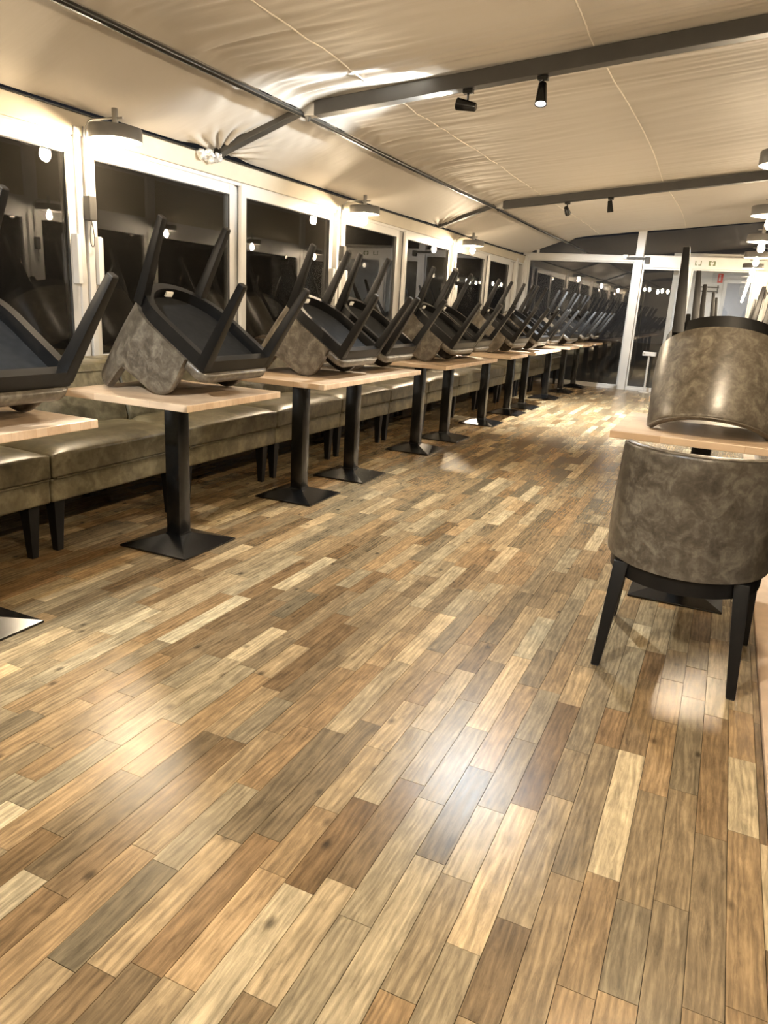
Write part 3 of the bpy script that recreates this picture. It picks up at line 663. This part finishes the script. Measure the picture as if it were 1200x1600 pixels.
# ------------------------------------------------------------------ tub chairs
def make_chair():
    root = empty('tub_chair')
    XS, YC, RY = 0.266, -0.035, 0.255       # half width, centre of the rear arc, rear arc depth
    YF = 0.178
    arcL = [0.0]; A = []
    na = 60
    for k in range(na + 1):
        ph = (PI / 2) * k / na
        A.append((XS * math.sin(ph), YC - RY * math.cos(ph)))
    for k in range(na): arcL.append(arcL[-1] + math.hypot(A[k + 1][0] - A[k][0], A[k + 1][1] - A[k][1]))
    SA = arcL[-1]; ST = SA + (YF - YC)
    def plan(s):
        sg = 1 if s >= 0 else -1; a = abs(s)
        if a >= SA: return sg * XS, YC + (a - SA), (sg * 1.0, 0.0), 0.0
        for k in range(na):
            if arcL[k + 1] >= a:
                t = (a - arcL[k]) / (arcL[k + 1] - arcL[k]); px_ = A[k][0] + t * (A[k + 1][0] - A[k][0]); py_ = A[k][1] + t * (A[k + 1][1] - A[k][1])
                nx_, ny_ = px_ / XS ** 2, (py_ - YC) / RY ** 2; L = math.hypot(nx_, ny_)
                return sg * px_, py_, (sg * nx_ / L, ny_ / L), -ny_ / L
    Z0, ZB, ZA = 0.392, 0.800, 0.662
    def zs(y): return 0.032 * (y + 0.25) / 0.52
    def top(s):
        _, y, _, _ = plan(s)
        if y < -0.105:
            t = min(1, max(0, (y + 0.145) / 0.040)); t = t * t * (3 - 2 * t)
            zb_ = ZB + 0.004
            zb_ -= 0.03 * max(0, (y + 0.165) / 0.06) ** 2 if y > -0.165 else 0
            return zb_ * (1 - t) + (ZA + 0.006) * t
        if y < 0.06: return ZA
        t = (y - 0.06) / (YF - 0.06); return ZA - 0.105 * (1 - math.sqrt(max(0, 1 - t * t)))
    S = []
    k = -ST
    n = 150
    S = [-ST + 2 * ST * i / n for i in range(n + 1)]
    m = 8; TH = 0.036
    rings = []
    for s in S:
        x_, y_, nrm, rear = plan(s); zt = top(s); ring = []; Z1 = Z0 + zs(y_)
        def off(z, o):
            rake = 0.028 * max(0, rear) * (z - Z0) / (ZB - Z0) - 0.012 * (1 - max(0, rear)) * (z - Z0) / (ZB - Z0)
            bulge = 0.006 * math.sin(PI * min(1, (z - Z0) / (zt - Z0)))
            d = rake - o + (bulge if o < TH / 2 else 0)
            return (x_ + nrm[0] * d, y_ + nrm[1] * d, z)
        for j in range(m + 1): ring.append(off(Z1 + (zt - TH / 2 - Z1) * j / m, 0.0))
        for j in range(1, 6):
            a = PI * j / 6; ring.append(off(zt - TH / 2 + TH / 2 * math.sin(a), TH / 2 - TH / 2 * math.cos(a)))
        for j in range(m, -1, -1): ring.append(off(Z1 + (zt - TH / 2 - Z1) * j / m, TH))
        rings.append(ring)
    bk = MB().loft(rings).build('backrest', 'chair_leather', root, smooth=60)
    pip = []
    for s in S:
        if abs(s) <= SA * 0.97:
            x_, y_, nrm, rear = plan(s); zt = top(s); d = 0.028 * max(0, rear) - 0.012 * (1 - max(0, rear)) - 0.004
            pip.append((x_ + nrm[0] * d, y_ + nrm[1] * d, zt - 0.006))
    MB().tube(pip, 0.0035, 6).build('piping', 'chair_leather', bk, smooth=60)
    # seat
    def dshape(w, yf, rearw, reary, fr=0.05, wide=None):
        pts = []
        for k in range(7): a = PI / 2 * k / 6; pts.append((w - fr + fr * math.cos(a), yf - fr + fr * math.sin(a)))
        for k in range(7): a = PI / 2 + PI / 2 * k / 6; pts.append((-w + fr + fr * math.cos(a), yf - fr + fr * math.sin(a)))
        if wide: pts += [(-w, wide), (-rearw, wide - 0.012)]
        for k in range(15): a = PI + PI * k / 14; pts.append((rearw * math.cos(a), YC + reary * math.sin(a)))
        if wide: pts += [(rearw, wide - 0.012), (w, wide)]
        return pts
    o = dshape(0.252, 0.290, 0.228, 0.215, 0.055, wide=0.183)
    ring = lambda p, z, k: [(a * k, (b - 0.02) * k + 0.02, z + zs((b - 0.02) * k + 0.02)) for a, b in p]
    MB().loft([ring(o, 0.393, 0.97), ring(o, 0.399, 1.0), ring(o, 0.424, 1.0), ring(o, 0.438, 0.975), ring(o, 0.446, 0.90), ring(o, 0.452, 0.6), ring(o, 0.454, 0.2)]).build('seat_cushion', 'chair_leather', root, smooth=60)
    # rail
    ro = dshape(0.250, 0.272, 0.250, 0.238, 0.012); ri = [(a * 0.87, (b - 0.02) * 0.87 + 0.02) for a, b in ro]
    def rr(p, z): return [(a, b, z + zs(b)) for a, b in p]
    n = len(ro); V = rr(ro, 0.332) + rr(ro, 0.391) + rr(ri, 0.332) + rr(ri, 0.391); fs = []
    for i in range(n):
        j = (i + 1) % n
        fs += [(i, j, n + j, n + i), (2 * n + i, 3 * n + i, 3 * n + j, 2 * n + j), (i, 2 * n + i, 2 * n + j, j), (n + i, n + j, 3 * n + j, 3 * n + i)]
    rail = MB().add(V, fs).build('seat_frame', 'black_wood', root, smooth=35)
    rq = [(a * 0.995, b) for a, b in ri]
    MB().loft([rr(rq, 0.380), rr(rq, 0.386)]).build('underside_panel', 'underside_cloth', root)
    tg = MB().box((-0.022, -0.222, 0.340), (0.022, -0.2135, 0.364)).build('maker_tag', 'tag_white', rail)
    for sx in (-1, 1):
        for front in (0, 1):
            if front: p0, p1 = (sx * 0.250, 0.258, 0.004), (sx * 0.226, 0.247, 0.412)
            else: p0, p1 = (sx * 0.222, -0.238, 0.004), (sx * 0.190, -0.190, 0.390)
            lg = MB().taper(p0, 0.0150, 0.0150, p1, 0.0250, 0.0250).build('leg', 'black_wood', root, smooth=30, bevel=0.004)
            MB().taper((p0[0], p0[1], 0.0), 0.012, 0.012, (p0[0], p0[1], 0.0045), 0.0125, 0.0125).build('foot_glide', 'driver_box', lg)
    return root
chair0 = make_chair()
chair0.location = (-0.018, 2.735, 0); chair0.rotation_euler = (0, 0, math.radians(-2))
tag(chair0, 'grey leather tub chair standing upright on the floor at the right', 'chair')
CH_VERTS = [(ch.matrix_local @ v.co) for ch in chair0.children for v in ch.data.vertices]
def place_inverted(xr, y, tilt, yaw, ztop, label, group, along='x'):
    """upside down on a table: xr, y give the point under the centre of the feet"""
    c, s = math.cos(tilt), math.sin(tilt); cy, sy = math.cos(yaw), math.sin(yaw)
    def mapv(p):
        a, b, d = -p[0], p[1], -p[2]
        b, d = c * b + s * d, -s * b + c * d
        return Vector((cy * a - sy * b, sy * a + cy * b, d))
    ex, ey, ez = mapv((1, 0, 0)), mapv((0, 1, 0)), mapv((0, 0, 1))
    zmin = min(mapv(v).z for v in CH_VERTS)
    r = copy_tree(chair0)
    r.matrix_world = Matrix(((ex.x, ey.x, ez.x, xr), (ex.y, ey.y, ez.y, y), (ex.z, ey.z, ez.z, ztop + 0.0008 - zmin), (0, 0, 0, 1)))
    tag(r, label, 'chair', group)
    return r
CY = [1.60, 2.80, 4.07, 4.66, 5.95, 6.55, 7.85, 8.75, 9.45, 10.75, 11.82, 12.74]
CLAB = ['upturned tub chair cut off by the left picture edge', 'upturned tub chair showing its whole underside on the table standing alone', 'upturned tub chair on the near table of the first pair', 'upturned tub chair on the far table of the first pair',
        'upturned tub chair on the near table of the second pair', 'upturned tub chair on the far table of the second pair', 'upturned tub chair on the single table past the second pair', 'upturned tub chair on the near table of the third pair',
        'upturned tub chair on the far table of the third pair', 'upturned tub chair on the tenth table of the bench row', 'upturned tub chair on the last but one table before the end glass', 'upturned tub chair on the far table against the end glass']
rng = random.Random(3)
for k, y in enumerate(CY):
    place_inverted(-2.021 + (0 if k < 2 else rng.uniform(-0.02, 0.02)), y, math.radians(31.0), math.radians(-90 + (0 if k < 2 else rng.uniform(-3, 3))), 0.75, CLAB[k], 'upturned tub chairs on the bench tables')
for k, y in enumerate(RT):
    place_inverted(-0.012 if k == 0 else -0.03, y + (0.36 if k == 0 else 0.285), math.radians(28.5 if k == 0 else 31.0), math.radians(-1 if k == 0 else rng.uniform(-5, 5)), 0.75, 'upturned tub chair on the %s table along the right windows' % ORD[k], 'upturned tub chairs on the right tables')

# ------------------------------------------------------------------ small stand by the end door
st = empty('tray_stand', (-1.17, 13.02, 0.0)); tag(st, 'slim white stand with a small tray in front of the glass door', 'stand')
MB().lathe([(0.09, 0.0), (0.09, 0.008), (0.02, 0.016)], n=24).build('foot', 'frame_white', st, smooth=40)
MB().tube([(0, 0, 0.012), (0, 0, 0.60)], 0.016, 12).build('pole', 'frame_white', st, smooth=50)
tr = MB(); tr.box((-0.10, -0.07, 0.60), (0.10, 0.07, 0.61))
tr.box((-0.10, -0.07, 0.61), (-0.09, 0.07, 0.66)); tr.box((0.09, -0.07, 0.61), (0.10, 0.07, 0.66)); tr.box((-0.09, 0.06, 0.61), (0.09, 0.07, 0.66)); tr.box((-0.09, -0.07, 0.61), (0.09, -0.06, 0.625)); tr.box((-0.09, -0.07, 0.65), (0.09, -0.06, 0.66))
tr.build('tray', 'frame_white', st, bevel=0.003)

# ------------------------------------------------------------------ strings of lights outside in the dark
def string_light(pts, label):
    root = empty('string_light', pts[0]); tag(root, label, 'string lights', 'light strings outside the glass')
    o = Vector(pts[0]); P = [Vector(p) - o for p in pts]
    MB().tube(P, 0.006, 6).build('wire', 'gasket', root)
    MB().tube([(0, 0, 0.05), (0, 0, -0.1995 - o.z)], 0.02, 8).build('pole', 'gasket', root)
    for p in P:
        MB().lathe([(0.010, 0.0), (0.026, -0.03), (0.030, -0.055), (0.018, -0.08), (0.004, -0.09)], (p.x, p.y, p.z - 0.006), 10).build('bulb', 'string_glow', root, smooth=60)
string_light([(-1.95 + 0.13 * k + 0.03 * math.sin(k * 4.1), 18.2, 1.86 - 0.03 * math.sin(k / 9 * PI) + 0.02 * math.sin(k * 2.3)) for k in range(10)], 'row of small bulbs strung outside behind the glass door')
string_light([(-6.4 + 0.03 * math.sin(k * 2.7), 13.30 + 0.045 * k + 0.04 * math.sin(k * 3.1), 2.28 - 0.10 * k) for k in range(8)], 'hanging string of small bulbs outside the middle left window')
